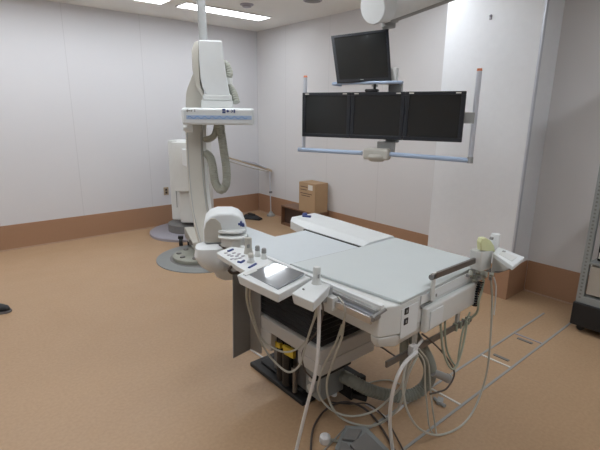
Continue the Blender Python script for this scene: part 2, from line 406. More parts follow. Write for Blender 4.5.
def cable(parent, pts, r, m='cable', n=8):
    pts = [p if p.z > r+.002 else C0+(p-C0)*((CAMH-r-.002)/(CAMH-p.z)) for p in [V(q) for q in pts]]
    return MB().tube(pts, r, n).build('cable', m, parent)
PYc = lambda y: (lambda *a_: PY(a_[0], a_[1], y))
# cables belonging to the table
cable(tb, [V((1.32, 1.12, .72)), PY(374, 325, 1.09), PY(376, 342, 1.08), PY(386, 350, 1.07), PY(396, 357, 1.07)], .004, 'cabled')
cable(tb, [PY(x, y, 1.03) for x, y in ((422, 334), (430, 340), (442, 352), (452, 366), (454, 376), (447, 388), (438, 392), (430, 394))], .0045, 'cabled')
cable(tb, [PY(x, y, 1.02) for x, y in ((440, 318), (441, 330), (443, 350), (449, 366), (455, 368), (461, 353), (465, 335), (467, 321))], .006, 'cableg')
cable(tb, [PY(x, y, 1.03) for x, y in ((448, 312), (445, 322), (446, 345), (450, 358), (457, 366), (459, 352), (463, 330), (470, 312))], .005, 'cableg')
cable(tb, [TIE+V((0, -.02, 0))]+[PY(x, y, y0) for x, y, y0 in ((404, 364, 1.01), (396, 380, 1.01), (391, 402, 1.03), (390, 425, 1.06), (393, 452, 1.07), (397, 475, 1.07))], .0085, 'cablew')
cable(tb, [PX(344, 322, 1.30), PX(341, 340, 1.30), PX(333, 362, 1.32), PX(327, 382, 1.36), PX(329, 400, 1.40), PX(338, 415, 1.44), PX(352, 423, 1.49), PX(370, 426, 1.55), PX(386, 420, 1.58), PY(400, 405, 1.10), PY(408, 375, 1.04), TIE+V((.01, -.02, -.02))], .006, 'cable')
cable(tb, [PX(342, 325, 1.31), PX(335, 345, 1.32), PX(323, 368, 1.33), PX(318, 390, 1.36), PX(326, 405, 1.40), PX(340, 414, 1.44), PX(356, 416, 1.49), PX(374, 411, 1.55), PX(388, 400, 1.58), PY(401, 386, 1.08), PY(410, 362, 1.04), TIE+V((.005, -.02, -.015))], .0055, 'cable')
cable(tb, [TIE+V((.02, -.01, -.01))]+[PY(x, y, 1.02) for x, y in ((424, 362), (425, 385), (427, 405), (429, 425))]+[PZ(433, 434, .01)], .004, 'cable')
cable(tb, [TIE+V((.03, -.01, 0))]+[PY(x, y, 1.04) for x, y in ((428, 362), (430, 382), (432, 405), (435, 425))]+[PZ(437, 436, .01)], .004, 'cable')

# ================================================================ CONTROLS ON THE TABLE EDGE
def quadprism(mb, px, z, th, inset=0):
    P = [PZ(x, y, z) for x, y in px]; c = sum(P, V((0, 0, 0)))/len(P)
    return mb.hexa([c + (p-c)*(1-inset) - V((0, 0, th)) for p in P], P)
# keypad console
kp = T('keypad_console', 'white keypad with small joysticks at the far end of the table edge', 'control console', PZ(245, 258, .86))
quadprism(MB(), [(216, 252.5), (246, 271.5), (276, 263), (248, 248.5), (231, 246.5)], .872, .03, .04).build('case', 'whiteb', kp, bevel=.004)
for a_, b_ in (((228, 251.5), (233, 249.5)), ((249, 268), (256, 264)), ((241, 262.5), (244, 260.8)), ((238, 262), (242, 262.8))):
    A_, B_ = PZ(*a_, .8735), PZ(*b_, .8735); MB().cyl(A_, B_, .007, n=8).build('key', 'blue', kp)
for a_ in ((226, 253), (229, 255), (232, 256), (234, 253), (237, 256), (236, 259), (240, 258), (243, 256), (239, 254), (232, 259)):
    MB().box(PZ(*a_, .873), (.018, .014, .004), .2).build('button', 'discl', kp, bevel=.001)
def stick(parent, px, r, h, m1, m2, z=.872, name='joystick'):
    p = PZ(*px, z)
    o = MB().lathe(p, [(r*1.5, 0), (r*1.4, h*.15), (r, h*.3), (r, h*.55)], 16).build(name, m1, parent)
    MB().lathe(p+V((0, 0, h*.55)), [(r*1.02, 0), (r*1.05, h*.35), (r*.8, h*.45)], 16).build('grip', m2, o)
stick(kp, (257.5, 256), .012, .055, 'white', 'curtain'); stick(kp, (264, 258.5), .012, .055, 'white', 'curtain')
stick(kp, (251, 262), .014, .045, 'white', 'cream')
p = PZ(248.5, 253, .872)
gp = MB().lathe(p, [(.026, 0), (.022, .012), (.019, .03), (.019, .08), (.016, .085)], 20).build('hand_grip', 'cream', kp)
MB().box(p+V((-.012, -.018, .045)), (.012, .01, .018), .3).build('trigger', 'curtain', gp)
cable(kp, [PZ(232, 266, .85), PZ(229, 270, .83), PZ(233, 273, .80), PZ(240, 272, .79)], .008, 'cabled')
MB().bb(1.16, 1.291, 1.72, 1.80, .79, .84).build('mounting_arm', 'grey', kp)
# touch screen tray
ts = T('touchscreen_console', 'white tray with reflective grey touch screen clipped to the table side', 'control console', PZ(272, 280, .86))
tr = quadprism(MB(), [(236.7, 275), (278.5, 294.5), (311, 277.5), (265, 259.5)], .89, .044, .07).build('tray', 'whiteb', ts, bevel=.005)
SP = [PZ(x, y, .895) for x, y in ((247, 272.8), (278, 288.7), (304, 275.3), (274, 263.8))]
SP = [V((p.x, p.y, .899+(p.x-1.13)*.08-(p.y-1.53)*.015)) for p in SP]
MB().hexa([p-V((0, 0, .012)) for p in SP], SP).build('touch_screen', 'glass', ts)
quadprism(MB(), [(243, 273.6), (246, 275.2), (275, 263.2), (271, 262)], .8945, .004).build('screen_bezel', 'white', ts)
MB().bb(1.12, 1.291, 1.48, 1.56, .79, .855).build('mounting_arm', 'grey', ts)
xs = 1.28
cable(ts, [PZ(250, 284, .86), PX(250, 300, 1.12), PX(254, 318, 1.16), PX(260, 336, 1.2), PX(270, 346, 1.24), PX(284, 352, 1.26), PX(297, 349, 1.27), PX(307, 339, 1.27), PX(313, 322, 1.26), PX(318, 303, 1.24)], .005)
cable(ts, [PZ(247, 283, .86), PX(247, 300, 1.10), PX(253, 322, 1.14), PX(263, 346, 1.2), PX(274, 361, 1.24), PX(288, 372, 1.26), PX(299, 366, 1.27), PX(304, 351, 1.27), PX(311, 328, 1.26), PX(321, 303, 1.24)], .0055, 'cable')
# joystick module
jm = T('joystick_module', 'small white wedge with upright joystick right of the touch screen', 'joystick', PZ(315, 295, .84))
quadprism(MB(), [(291, 293), (313.5, 302.5), (331, 284.5), (311, 279.5)], .888, .05, .12).build('case', 'whiteb', jm, bevel=.006)
p = PZ(316.5, 284, .885)
gp = MB().lathe(p, [(.024, 0), (.021, .008), (.0165, .02), (.0165, .072), (.013, .078)], 20).build('hand_grip', 'white', jm)
MB().box(p+V((-.004, -.018, .042)), (.010, .008, .016), .6).build('trigger', 'grey', gp)
MB().bb(1.22, 1.291, 1.30, 1.36, .79, .85).build('mounting_arm', 'grey', jm)
MB().cyl(PZ(303, 289, .889), PZ(304, 289.4, .891), .004, n=8).build('indicator', 'grey', jm)
cable(jm, [PZ(319, 302, .84), PX(319, 325, 1.19), PX(318, 350, 1.18), PX(315, 375, 1.17), PX(308, 402, 1.16), PX(301, 430, 1.15), PX(295, 455, 1.14), PX(290, 475, 1.13)], .008, 'cablew')
cable(jm, [PZ(322, 300, .84), PX(323, 312, 1.25), PX(318, 330, 1.27), PX(306, 345, 1.29), PX(302, 356, 1.3), PX(305, 370, 1.33), PX(314, 380, 1.36)], .004, 'cabled')
cable(jm, [PX(338, 297, 1.24), PX(343, 303, 1.22), PX(345, 313, 1.23), PX(343, 325, 1.26), PX(341, 335, 1.29)], .0045)
# hand control console at the far corner of the end rail
hc = T('hand_control_console', 'white control pad with yellow lever on the right end of the table', 'control console', (2.03, 1.0, .85))
MB().hexa([(1.972, .975, .86), (2.075, .975, .85), (2.075, 1.04, .85), (1.972, 1.04, .86)], [(1.962, .975, .963), (2.075, .975, .955), (2.075, 1.04, .955), (1.962, 1.04, .963)]).build('case', 'white', hc, bevel=.008)
padp = [(493, 253), (498, 246.5), (525, 257), (513, 266.5)]
pad = quadprism(MB(), padp, .955, .022, .03).build('keypad', 'whiteb', hc, bevel=.005)
quadprism(MB(), [(499, 254), (502, 251), (517, 257), (512, 261)], .957, .003).build('key_field', 'white', pad)
MB().box(PZ(504, 251.5, .957), (.02, .014, .004), .3).build('display', 'grey', pad)
P_ = [PZ(x, y, .932) for x, y in ((493, 256), (498, 250), (518, 262), (509, 269))]; cc = sum(P_, V())/4
MB().hexa([PZ(492, 271, .868), PZ(504, 271, .868), PZ(515, 266.5, .885), PZ(499, 264, .87)][::1], [P_[0], P_[3], P_[2], P_[1]]).build('pad_base', 'white', hc, bevel=.004)
MB().hexa([PZ(486, 272, .86), PZ(498, 273, .86), PZ(512, 269, .86), PZ(498, 266, .86)], [p+V((0, 0, .008)) for p in [PZ(486, 272, .86), PZ(498, 273, .86), PZ(512, 269, .86), PZ(498, 266, .86)]]).build('mounting_plate', 'discd', hc)
p = PY(494.3, 247.5, 1.03)
gp = MB().lathe(p-V((0, 0, .02)), [(.026, 0), (.024, .03), (.022, .09), (.020, .094)], 20).build('hand_grip', 'whiteb', hc)
MB().cyl(PY(492.5, 238.5, .998)+V((0, .012, 0)), PY(492.5, 238.5, .998)+V((0, -.002, 0)), .008, n=12).build('trigger', 'curtain', gp)
# yellow lever, a rounded leaf shape with thickness
lv = [PY(x+1.5, y, .975) for x, y in ((480, 251), (479.5, 243), (481, 238.5), (485, 238), (490, 241), (493, 246), (494, 252))]
MB().extr(lv, (.012, .03, 0)).build('lever', 'lime', hc, bevel=.006, seg=3)
# plugs and coiled cords below the console
pl = MB()
for x, y in ((470, 276), (478, 274), (484, 277), (491, 276), (474, 281)): pl.cyl(PY(x, y, 1.02), PY(x+1, y-5, 1.03), .012, n=10)
pl.box(PY(480, 276, 1.04), (.11, .03, .03)).build('plug_cluster', 'hose', hc, bevel=.002)
for x, y in ((467.5, 277), (479, 279.5), (490, 280)): MB().cyl(PY(x, y, 1.0), PY(x+.5, y-3, 1.0), .009, n=10).build('plug', 'curtain', hc)
def coil(parent, a, b, R_, r, turns, m):
    a, b = V(a), V(b); t_ = (b-a).normalized(); u = t_.cross(V((0, 1, 0))).normalized(); v = t_.cross(u)
    N = turns*10
    pts = [a + (b-a)*(i/N) + R_*(u*math.cos(2*math.pi*i/10) + v*math.sin(2*math.pi*i/10)) for i in range(N+1)]
    MB().tube(pts, r, 6, smooth=0).build('coiled_cord', m, parent)
coil(hc, PY(481, 281, 1.0), PY(474.5, 306, 1.02), .012, .0042, 11, 'blackg')
cable(hc, [PY(484, 279, .99), PY(482, 290, .99), PY(479, 300, .99), PY(477, 312, 1.0), PY(470, 319, 1.03)], .006, 'cableg')
cable(hc, [PY(491, 279, 1.0), PY(492, 300, .99), PY(491, 330, .98), PY(488, 365, .98), PY(482, 390, .99), PY(472, 413, 1.0), PY(458, 428, 1.0), PY(438, 435, 1.0), PY(420, 429, 1.0), PY(408, 412, 1.0), PY(403, 390, 1.01), PY(405, 368, 1.02), PY(411, 353, 1.03)], .0055, 'cable')
cable(hc, [PY(494, 277, 1.02), PY(496, 290, 1.01), PY(494, 315, 1.0)], .004, 'cablew')

# ================================================================ HANGING LEAD APRON
ap = T('lead_apron', 'dark grey radiation apron hanging under the far end of the table edge', 'lead apron', (1.22, 2.0, .5))
yA = 2.02
a1, a2, a3, a4 = PY(233, 274, yA-.02), PY(250, 274, yA), PY(250.5, 349.5, yA), PY(233.5, 358.5, yA-.02)
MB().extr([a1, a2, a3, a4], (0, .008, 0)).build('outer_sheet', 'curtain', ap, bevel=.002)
xs = a3.x
b1, b2, b3, b4 = V((xs, yA+.002, a1.z)), V((xs+.03, 1.955, a1.z)), PX(266, 340, xs+.03), V((xs, yA+.002, a3.z))
b3 = V((xs+.03, 1.955, a3.z-.01))
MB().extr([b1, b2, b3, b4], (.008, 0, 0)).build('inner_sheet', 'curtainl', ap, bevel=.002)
MB().bb(min(a1.x, xs)-.0, 1.31, yA-.004, yA+.02, a1.z-.01, a1.z+.008).build('hanger_bar', 'steel', ap)

# ================================================================ X-RAY C-ARM
ca = T('x_ray_c_arm', 'tall white x-ray c-arm standing beyond the far end of the table', 'x-ray machine', (1.6, 3.0, 0))
YA = .52
RZ = Matrix.Rotation(-YA, 3, 'Z')     # squared up to the viewer's side of the room
# direction helper: right (r), away (f)
rr_ = V((math.cos(YA), -math.sin(YA), 0)); ff_ = V((math.sin(YA), math.cos(YA), 0))
def LB(c, u0, u1, f0, f1, z0, z1):
    c = V((c.x, c.y, 0)); return [c+rr_*a+ff_*b for a, b in ((u0, f0), (u1, f0), (u1, f1), (u0, f1))], z0, z1
rc = PD(218.5, 116, 2.85)       # centre of the detector ring's near face
zt, zb = PD(218, 108, 2.85).z, PD(218, 125, 2.85).z
hw = 36*2.85/FPX
rg = MB().prism(*LB(rc, -hw, hw, 0, .42, zb, zt)).build('detector_ring', 'whiteb', ca, bevel=.018, seg=3)
zs = PD(218, 119.5, 2.85).z; zs2 = PD(218, 115.5, 2.85).z
st1 = MB(); q, a, b = LB(rc, -hw+.03, hw-.02, -.002, .003, zs, zs2); st1.prism(q, a, b); st1.build('stripe', 'lblue', rg)
sw = MB(); c0 = V((rc.x, rc.y, 0)); zm_ = (zs+zs2)/2; am = (zs2-zs)*.28
wv = [c0+rr_*(-hw+.04+k*.006)-ff_*.003+V((0, 0, zm_+am*math.sin(k*.8))) for k in range(int((2*hw-.08)/.006))]
sw.tube(wv, .0022, 6, smooth=0)
sw.build('wave_mark', 'sblue', rg)
zm = PD(218, 111, 2.85).z
def mark(u, w_, h_, m='blue', rot=0, dz=0):
    c = V((rc.x, rc.y, 0))+rr_*u+V((0, 0, zm+dz))-ff_*.001
    MB().box(c, (w_, .005, h_), rot=RZ@Matrix.Rotation(rot, 3, 'Y')).build('control_mark', m, rg)
for u, w_, h_, r_, dz in ((.035, .020, .011, 0, .008), (.035, .020, .011, 0, -.008), (.060, .016, .008, 0, 0), (.060, .007, .016, 0, 0), (.088, .014, .004, .6, .004), (.088, .014, .004, -.6, -.004), (.102, .008, .022, 0, 0)):
    mark(u, w_, h_, rot=r_, dz=dz)
for u, w_, h_, r_ in ((-.193, .012, .014, .7), (-.18, .010, .006, 0), (-.168, .008, .010, .5), (-.148, .005, .016, 0)): mark(u, w_, h_, 'curtain', r_)
# tube tower above the ring
tc = PD(212, 75, 2.9); t0, t1 = PD(212, 98, 2.9).z, PD(212, 41, 2.9).z
def tw(u0, u1, f0, f1, z): q = LB(tc, u0, u1, f0, f1, 0, 0)[0]; return [V((p.x, p.y, z)) for p in q]
px2m = 2.9/FPX
zy = lambda y_: PD(212, y_, 2.9).z
k1 = 2.9/FPX
def uu_(px_): return (px_-212)*k1
MB().loft([tw(uu_(206), uu_(229.5), 0, .28, zy(95)), tw(uu_(202), uu_(228), 0, .30, zy(87)), tw(uu_(200.5), uu_(226.5), 0, .30, zy(78)), tw(uu_(200), uu_(224.5), .0, .30, zy(60)), tw(uu_(200), uu_(223), .0, .29, zy(41.5))]).build('tube_tower', 'whiteb', ca, bevel=.008, seg=3)
MB().loft([tw(uu_(201), uu_(204), .02, .24, zy(96)), tw(uu_(195), uu_(200), .02, .26, zy(85)), tw(uu_(193), uu_(199.8), .02, .26, zy(70)), tw(uu_(193), uu_(199.8), .02, .26, zy(52)), tw(uu_(195.5), uu_(199.8), .03, .26, zy(44)), tw(uu_(198.5), uu_(199.8), .04, .26, zy(41.5))]).build('side_cheek', 'cream', ca, bevel=.008)
MB().prism(*LB(tc, uu_(200), uu_(232), -.005, .3, zt, zy(100))).prism(*LB(tc, uu_(202), uu_(231), -.008, .3, zy(100), zy(94.5))).build('collar', 'white', ca, bevel=.006)
# pole up to the ceiling
pc = PD(204, 46, 3.0); pt = V((pc.x-.02, pc.y+.0, H))
pl = MB().cyl((pc.x, pc.y, pc.z-.1), pt, .028, n=20).build('ceiling_pole', 'grey', ca)
MB().lathe((pt.x, pt.y, H-.27), [(.045, .14), (.06, .15), (.06, .25), (.085, .26), (.085, .27)], 24).build('ceiling_mount', 'white', ca)
# c shaped arm
wa = .060
arc = [((199, 66), 3.12), ((195, 90), 3.16), ((194, 112), 3.18), ((194.0, 125), 3.18), ((194.5, 150), 3.22), ((196.5, 180), 3.22), ((200, 210), 3.16), ((206, 235), 3.05), ((214, 262), 2.95)]
AP = catmull([PD(*p_, d_) for p_, d_ in arc], 6)
rings = []
for i, p in enumerate(AP):
    t_ = (AP[min(i+1, len(AP)-1)]-AP[max(i-1, 0)]).normalized(); nrm = t_.cross(rr_).normalized()
    if nrm.dot(ff_) < 0: nrm = -nrm
    s2 = min(1, .35+i/10)
    rings.append([p-rr_*wa*s2, p+rr_*wa, p+rr_*wa+nrm*.10, p-rr_*wa*s2+nrm*.10])
cb = MB().loft(rings).build('c_arm', 'cream', ca, bevel=.008)
rings2 = [[p+rr_*(wa+.001), p+rr_*(wa+.026), p+rr_*(wa+.026)+ff_*.08, p+rr_*(wa+.001)+ff_*.08] for p in AP[18:42]]
MB().loft([[q+ff_*.012 for q in r_] for r_ in rings2]).build('side_rail', 'white', cb, bevel=.003)
g = [p-ff_*.002+rr_*(wa-.012) for p in AP[20:46]]
MB().tube(g, .0025, 6, smooth=0).build('groove', 'grey', cb)
g = [p-ff_*.002-rr_*(wa-.014) for p in AP[20:46]]
MB().tube(g, .0025, 6, smooth=0).build('groove', 'grey', cb)
k_ = PD(185, 128, 3.1)
MB().cyl(k_-rr_*.0, k_+rr_*.05, .03).cyl(k_-rr_*.012, k_, .02).build('lock_knob', 'white', cb)
# x-ray head at the lower end of the c-arm
hd = PD(226, 240, 2.72)
ux = lambda px_, d=2.62: (px_-225)*d/FPX
def hp_(u, f, z): return V((hd.x, hd.y, 0))+rr_*u+ff_*f+V((0, 0, z))
zb_, = (PD(224, 246, 2.62).z,); ztp = PD(222, 211.5, 2.7).z
prof = [(-.135, zb_-.01), (-.135, ztp-.10), (-.12, ztp-.045), (-.09, ztp-.015), (-.045, ztp), (.045, ztp-.002), (.085, ztp-.018), (.112, ztp-.045), (.127, ztp-.09), (.127, zb_+.02), (.10, zb_-.01)]
MB().hexa([hp_(u, -.02, z) for u, z in prof], [hp_(u, .20, z) for u, z in prof]).build('tube_head', 'whiteb', ca, bevel=.02, seg=4)
# beige flat cheek on the viewer's side
prof2 = [(-.128, zb_), (-.128, ztp-.10), (-.115, ztp-.055), (-.088, ztp-.028), (-.06, ztp-.028), (-.03, ztp-.06), (-.022, ztp-.10), (-.022, zb_-.0)]
MB().hexa([hp_(u, -.030, z) for u, z in prof2], [hp_(u, -.018, z) for u, z in prof2]).build('head_cheek', 'cream', ca, bevel=.004)
pj = MB()
pj.prism([hp_(-.045, -.08, 0), hp_(.03, -.125, 0), hp_(.09, -.12, 0), hp_(.128, -.06, 0), hp_(.128, .02, 0), hp_(-.045, .02, 0)], zb_+.035, zb_+.05)
pj.prism([hp_(-.03, -.07, 0), hp_(.03, -.11, 0), hp_(.085, -.105, 0), hp_(.118, -.05, 0), hp_(.118, .02, 0), hp_(-.03, .02, 0)], zb_-.015, zb_+.035)
pj.prism([hp_(-.045, -.05, 0), hp_(.03, -.085, 0), hp_(.09, -.08, 0), hp_(.12, -.02, 0), hp_(.12, .02, 0), hp_(-.045, .02, 0)], zb_+.064, zb_+.078)
pj.build('collimator_ledge', 'white', ca, bevel=.005)
sl = [hp_(-.045, -.052, zb_-.005), hp_(.03, -.075, zb_-.045), hp_(.03, -.075, zb_-.06), hp_(-.045, -.052, zb_-.02)]
MB().hexa([p for p in sl], [p+ff_*.02 for p in sl]).build('slot', 'discd', ca)
bm_ = [(241-0, 229), (0, 0)]
bc = PD(241, 224, 2.58)
MB().box(bc, (.034, .02, .012), rot=RZ).box(bc+V((0, 0, .002)), (.012, .02, .030), rot=RZ).box(bc+rr_*.012-V((0, 0, .008)), (.016, .02, .016), rot=RZ).build('release_knob', 'blue', ca, bevel=.002)
# lower rounded cover under the head
lc = PD(219, 262, 2.72)
def lring(z, u0, u1, f0, f1, k=5):
    out = []; cx, cy = (u0+u1)/2, (f0+f1)/2; a_, b_ = (u1-u0)/2, (f1-f0)/2
    for i in range(20):
        th = 2*math.pi*i/20; cs, sn = math.cos(th), math.sin(th)
        out.append(V((hd.x, hd.y, z))+rr_*(cx+a_*math.copysign(abs(cs)**(2/k), cs))+ff_*(cy+b_*math.copysign(abs(sn)**(2/k), sn)))
    return out
z_ = lambda y: PD(222, y, 2.65).z
MB().loft([lring(z_(291), -.03, .07, .03, .17), lring(z_(286), -.07, .10, .0, .19), lring(z_(270), -.11, .11, -.03, .2), lring(z_(255), -.13, .10, -.03, .2), lring(z_(246), -.10, .10, -.01, .19), lring(z_(242), -.06, .09, .01, .18)]).build('lower_cover', 'whiteb', ca, subsurf=0)
MB().loft([lring(z_(275), -.12, -.00, -.06, .08, 3), lring(z_(269), -.16, .02, -.09, .1, 3), lring(z_(258), -.195, .01, -.10, .1, 3), lring(z_(249), -.185, -.01, -.09, .09, 3), lring(z_(246), -.13, -.03, -.06, .07, 3)]).build('bumper_cover', 'whiteb', ca)
MB().tube([hp_(.06, -.04, z_(272)), hp_(.06, -.035, z_(280)), hp_(.055, -.015, z_(286))], .006, 8).build('seam_strip', 'discd', ca)
# hoses
MB().tube([PD(220, 122, 3.12), PD(221.5, 135, 3.12), PD(224, 152, 3.12), PD(226.5, 170, 3.12), PD(226, 184, 3.12), PD(221, 190, 3.14), PD(215.5, 183, 3.17), PD(213, 168, 3.2), PD(210, 157, 3.24), PD(203, 152, 3.28)], .031, 14, ribs=.018).build('hose', 'hose', ca)
MB().tube([PD(202, 139, 3.26), PD(209, 139, 3.22), PD(214.5, 135, 3.18), PD(217.5, 124, 3.14)], .024, 14, ribs=.018).build('hose', 'hose', ca)
MB().tube([PD(222, 62, 3.12), PD(227, 66, 3.12), PD(229.5, 74, 3.12), PD(227, 82, 3.12), PD(230, 87, 3.12), PD(234, 94, 3.10), PD(236.5, 103, 3.08)], .026, 14, ribs=.018).build('hose', 'hose', ca)
p = PD(228, 81, 3.05)
MB().cyl(p-V((0, 0, .02)), p+V((0, 0, .02)), .03).build('hose_collar', 'white', ca)
# floor plates and pivot
fl1 = MB().lathe((2.24, 4.32, 0), [(.525, 0), (.525, .008), (.51, .012)], 64).build('floor_plate', 'disc', ca)
MB().lathe((2.24, 4.32, .012), [(.38, 0), (.37, .006)], 48).build('inner_plate', 'discd', fl1)
cp = PZ(197, 254, .06)
pv = MB().lathe((cp.x, cp.y, .018), [(.255, 0), (.26, .01), (.26, .04), (.245, .05), (.15, .052), (.14, .05)], 48).build('pivot', 'hose', ca)
for u in range(8):
    a_ = u*math.pi/4+.2; 
    MB().cyl((cp.x+.195*math.cos(a_), cp.y+.195*math.sin(a_), .068), (cp.x+.195*math.cos(a_), cp.y+.195*math.sin(a_), .082), .028, n=16).build('bolt', 'discd', pv)
c2 = (2.58, 5.42)
fl2 = MB().lathe((*c2, 0), [(.50, 0), (.50, .03), (.485, .04)], 64).build('floor_plate', 'discl', ca)
MB().lathe((*c2, .04), [(.26, 0), (.26, .10), (.22, .12)], 40).build('column_foot', 'discd', ca)
# column cabinet
YC = .80
rc_ = V((math.cos(YC), -math.sin(YC), 0)); fc_ = V((math.sin(YC), math.cos(YC), 0))
cc = V((2.62, 5.32, 0)); 
cl = MB()
zc0, zc1 = .20, 1.24
MB().prism([cc+rc_*a_+fc_*b_ for a_, b_ in ((-.265, -.09), (-.14, -.10), (-.09, -.235), (.16, -.235), (.22, -.19), (.24, .15), (-.20, .15))], zc0, zc1).build('column', 'white', ca, bevel=.015, seg=3)
MB().prism([cc+rc_*a_+fc_*b_ for a_, b_ in ((-.132, -.24), (-.126, -.24), (-.126, -.225), (-.132, -.225))], zc0+.2, zc1-.1).build('seam_strip', 'grey', ca)
MB().prism([cc+rc_*a_+fc_*b_ for a_, b_ in ((-.135, -.30), (.17, -.30), (.17, -.236), (-.12, -.236))], .62, 1.23).build('column_shroud', 'white', ca, bevel=.012)
# beam from the column to the c-arm
b0, b1 = PD(195.5, 160, 3.33), cc-ff_*.25+rr_*(-.02)+V((0, 0, 1.05))
dv = (b1-b0)
MB().loft([[b0-rr_*.045-V((0, 0, .07)), b0+rr_*.045-V((0, 0, .07)), b0+rr_*.045+V((0, 0, .07)), b0-rr_*.045+V((0, 0, .07))],
           [b1-rr_*.07-V((0, 0, .10)), b1+rr_*.07-V((0, 0, .10)), b1+rr_*.07+V((0, 0, .10)), b1-rr_*.07+V((0, 0, .10))]]).build('support_beam', 'white', ca, bevel=.008)
# bracket between the column and the floor pivot
w0, w1 = PD(184, 224, 5.3), PD(206, 243, 4.72)
br = MB().loft([[V((w0.x, w0.y, .12)), V((w0.x, w0.y, .12))+rr_*.30, V((w0.x, w0.y, .24))+rr_*.30, V((w0.x, w0.y, .25))],
           [V((w1.x, w1.y, .085))-rr_*.08, V((w1.x, w1.y, .085))+rr_*.14, V((w1.x, w1.y, .28))+rr_*.14, V((w1.x, w1.y, .24))-rr_*.14]]).build('pivot_bracket', 'cream', ca, bevel=.010)
MB().box(V(((w0.x+w1.x)/2-.05, (w0.y+w1.y)/2-.05, .20)), (.05, .22, .06), -.6).build('bracket_slot', 'discd', br)
cs_ = PZ(181, 242, .05)
for du in (0, .10):
    c_0 = V((cs_.x, cs_.y, .05))+rr_*du-ff_*.02*0
    MB().cyl(c_0-rr_*.02, c_0+rr_*.02, .048, n=20).box(c_0+V((0, 0, .06)), (.06, .05, .03), -YA).build('caster', 'black', br)

# ================================================================ MONITOR GANTRY
mg = T('monitor_suspension', 'ceiling arm and grey frame with blue bars carrying the monitors', 'monitor mount', (2.65, 2.25, H))
mL, mR = PD(303, 93, 3.55), PD(467, 91, 3.0)
d = mR-mL; d.z = 0; W3 = d.length; dx = d.normalized(); dn = V((dx.y, -dx.x, 0))     # dn points back to the room's near side
if dn.dot(V((-1, -1, 0))) < 0: dn = -dn
ztop, zbot = 1.752, 1.408
base = V((mL.x, mL.y, 0))
def G(u, n_, z): return base + dx*u + dn*n_ + V((0, 0, z))
RM = Matrix((dx, -dn, V((0, 0, 1)))).transposed()
mon_lab = ['left black monitor of the row of three hanging side by side', 'middle black monitor of the row of three hanging side by side', 'right black monitor of the row of three hanging side by side']
mw = W3/3
for i in range(3):
    u0 = i*mw; cz = (ztop+zbot)/2
    m_ = T('monitor', mon_lab[i], 'monitor', G(u0+mw/2, 0, zbot), 'monitors in the hanging row')
    hz = (ztop-zbot)
    fr = MB()
    for a_, b_, c1, c2_ in ((.002, mw-.002, zbot, zbot+.028), (.002, mw-.002, ztop-.024, ztop), (.002, .030, zbot+.028, ztop-.024), (mw-.030, mw-.002, zbot+.028, ztop-.024)):
        fr.box(G(u0+(a_+b_)/2, .0, (c1+c2_)/2), (b_-a_, .03, c2_-c1), rot=RM)
    fr.build('bezel', 'bezel', m_, bevel=.003)
    MB().box(G(u0+mw/2, -.002, cz+.002), (mw-.058, .02, hz-.05), rot=RM).build('screen', 'screen', m_)
    MB().box(G(u0+mw/2, -.035, cz), (mw-.05, .04, hz-.06), rot=RM).build('back_case', 'blackg', m_, bevel=.01)
    for uu in (.045, mw-.05):
        if i == 2 and uu < .1: pass
        MB().box(G(u0+uu, .0155, ztop-.011), (.034, .002, .009), rot=RM).build('label', 'paper', m_)
# back rail holding the row
MB().box(G(W3/2, -.085, 1.60), (W3*.92, .05, .09), rot=RM).build('back_rail', 'grey', mg, bevel=.005)
# outer posts and blue bars
def yb(px_, py_, u_): # height at which a photo pixel meets the bar plane
    return None
uR = W3+.035; uL = .015
def HZ(px_, py_, n_=0.0):
    """point where the pixel's ray meets the gantry plane"""
    o = base+dn*n_; dd = ray(px_, py_); t_ = (o-C0).dot(dn)/dd.dot(dn); return C0+dd*t_
a, b = HZ(479.5, 71, -.03), HZ(470, 161, -.03)
rp = MB().cyl(b, a, .017).build('right_post', 'trimm', mg)
MB().cyl(a, a+V((0, 0, .016)), .018, .016).build('post_cap', 'orange', rp)
hb = HZ(470, 118, -.03)
MB().box(hb-dx*.015, (.09, .05, .075), rot=RM).build('bracket', 'grey', rp, bevel=.004)
a2, b2 = HZ(305.5, 77.5, -.05), HZ(303.5, 149, -.05)
lp = MB().cyl(b2, a2, .015).build('left_post', 'trimm', mg)
MB().cyl(a2, a2+V((0, 0, .014)), .016, .014).build('post_cap', 'orange', lp)
l0, l1, l2, l3 = HZ(298.5, 149.5, .0), HZ(362, 153, .0), HZ(388, 154, .0), HZ(470, 160.5, .0)
MB().tube([l0, l1], .017, 14, smooth=0).build('left_bar', 'lblue', mg)
MB().tube([l2, l3], .017, 14, smooth=0).build('right_bar', 'lblue', mg)
MB().cyl(l3-V((0, 0, .018)), l3+V((0, 0, .024)), .02).box(l3-dn*.02, (.03, .05, .03), rot=RM).build('corner_joint', 'grey', mg)
MB().box(b2+dn*.03, (.03, .07, .02), rot=RM).build('corner_joint', 'grey', mg)
h0 = HZ(377, 154, .0)
hub = MB().box(h0, (.20, .09, .085), rot=RM).lathe(h0-V((0, 0, .055)), [(.05, 0), (.075, .02), (.075, .055)], 24).build('hub', 'cream', mg, bevel=.018, seg=3)
for du in (-.035, 0, .035): MB().cyl(h0+dx*du+dn*.045+V((0, 0, -.01)), h0+dx*du+dn*.048+V((0, 0, -.01)), .008, n=10).build('button', 'grey', hub)
MB().box(HZ(386, 148, -.06), (.13, .06, .10), rot=RM).build('hub_neck', 'grey', mg, bevel=.005)
# upright stem behind
s0 = HZ(392, 148, -.13); s0 = V((s0.x, s0.y, 1.38))
MB().box(V((s0.x, s0.y, 1.60)), (.10, .06, .44), rot=RM).build('stem', 'grey', mg, bevel=.008)
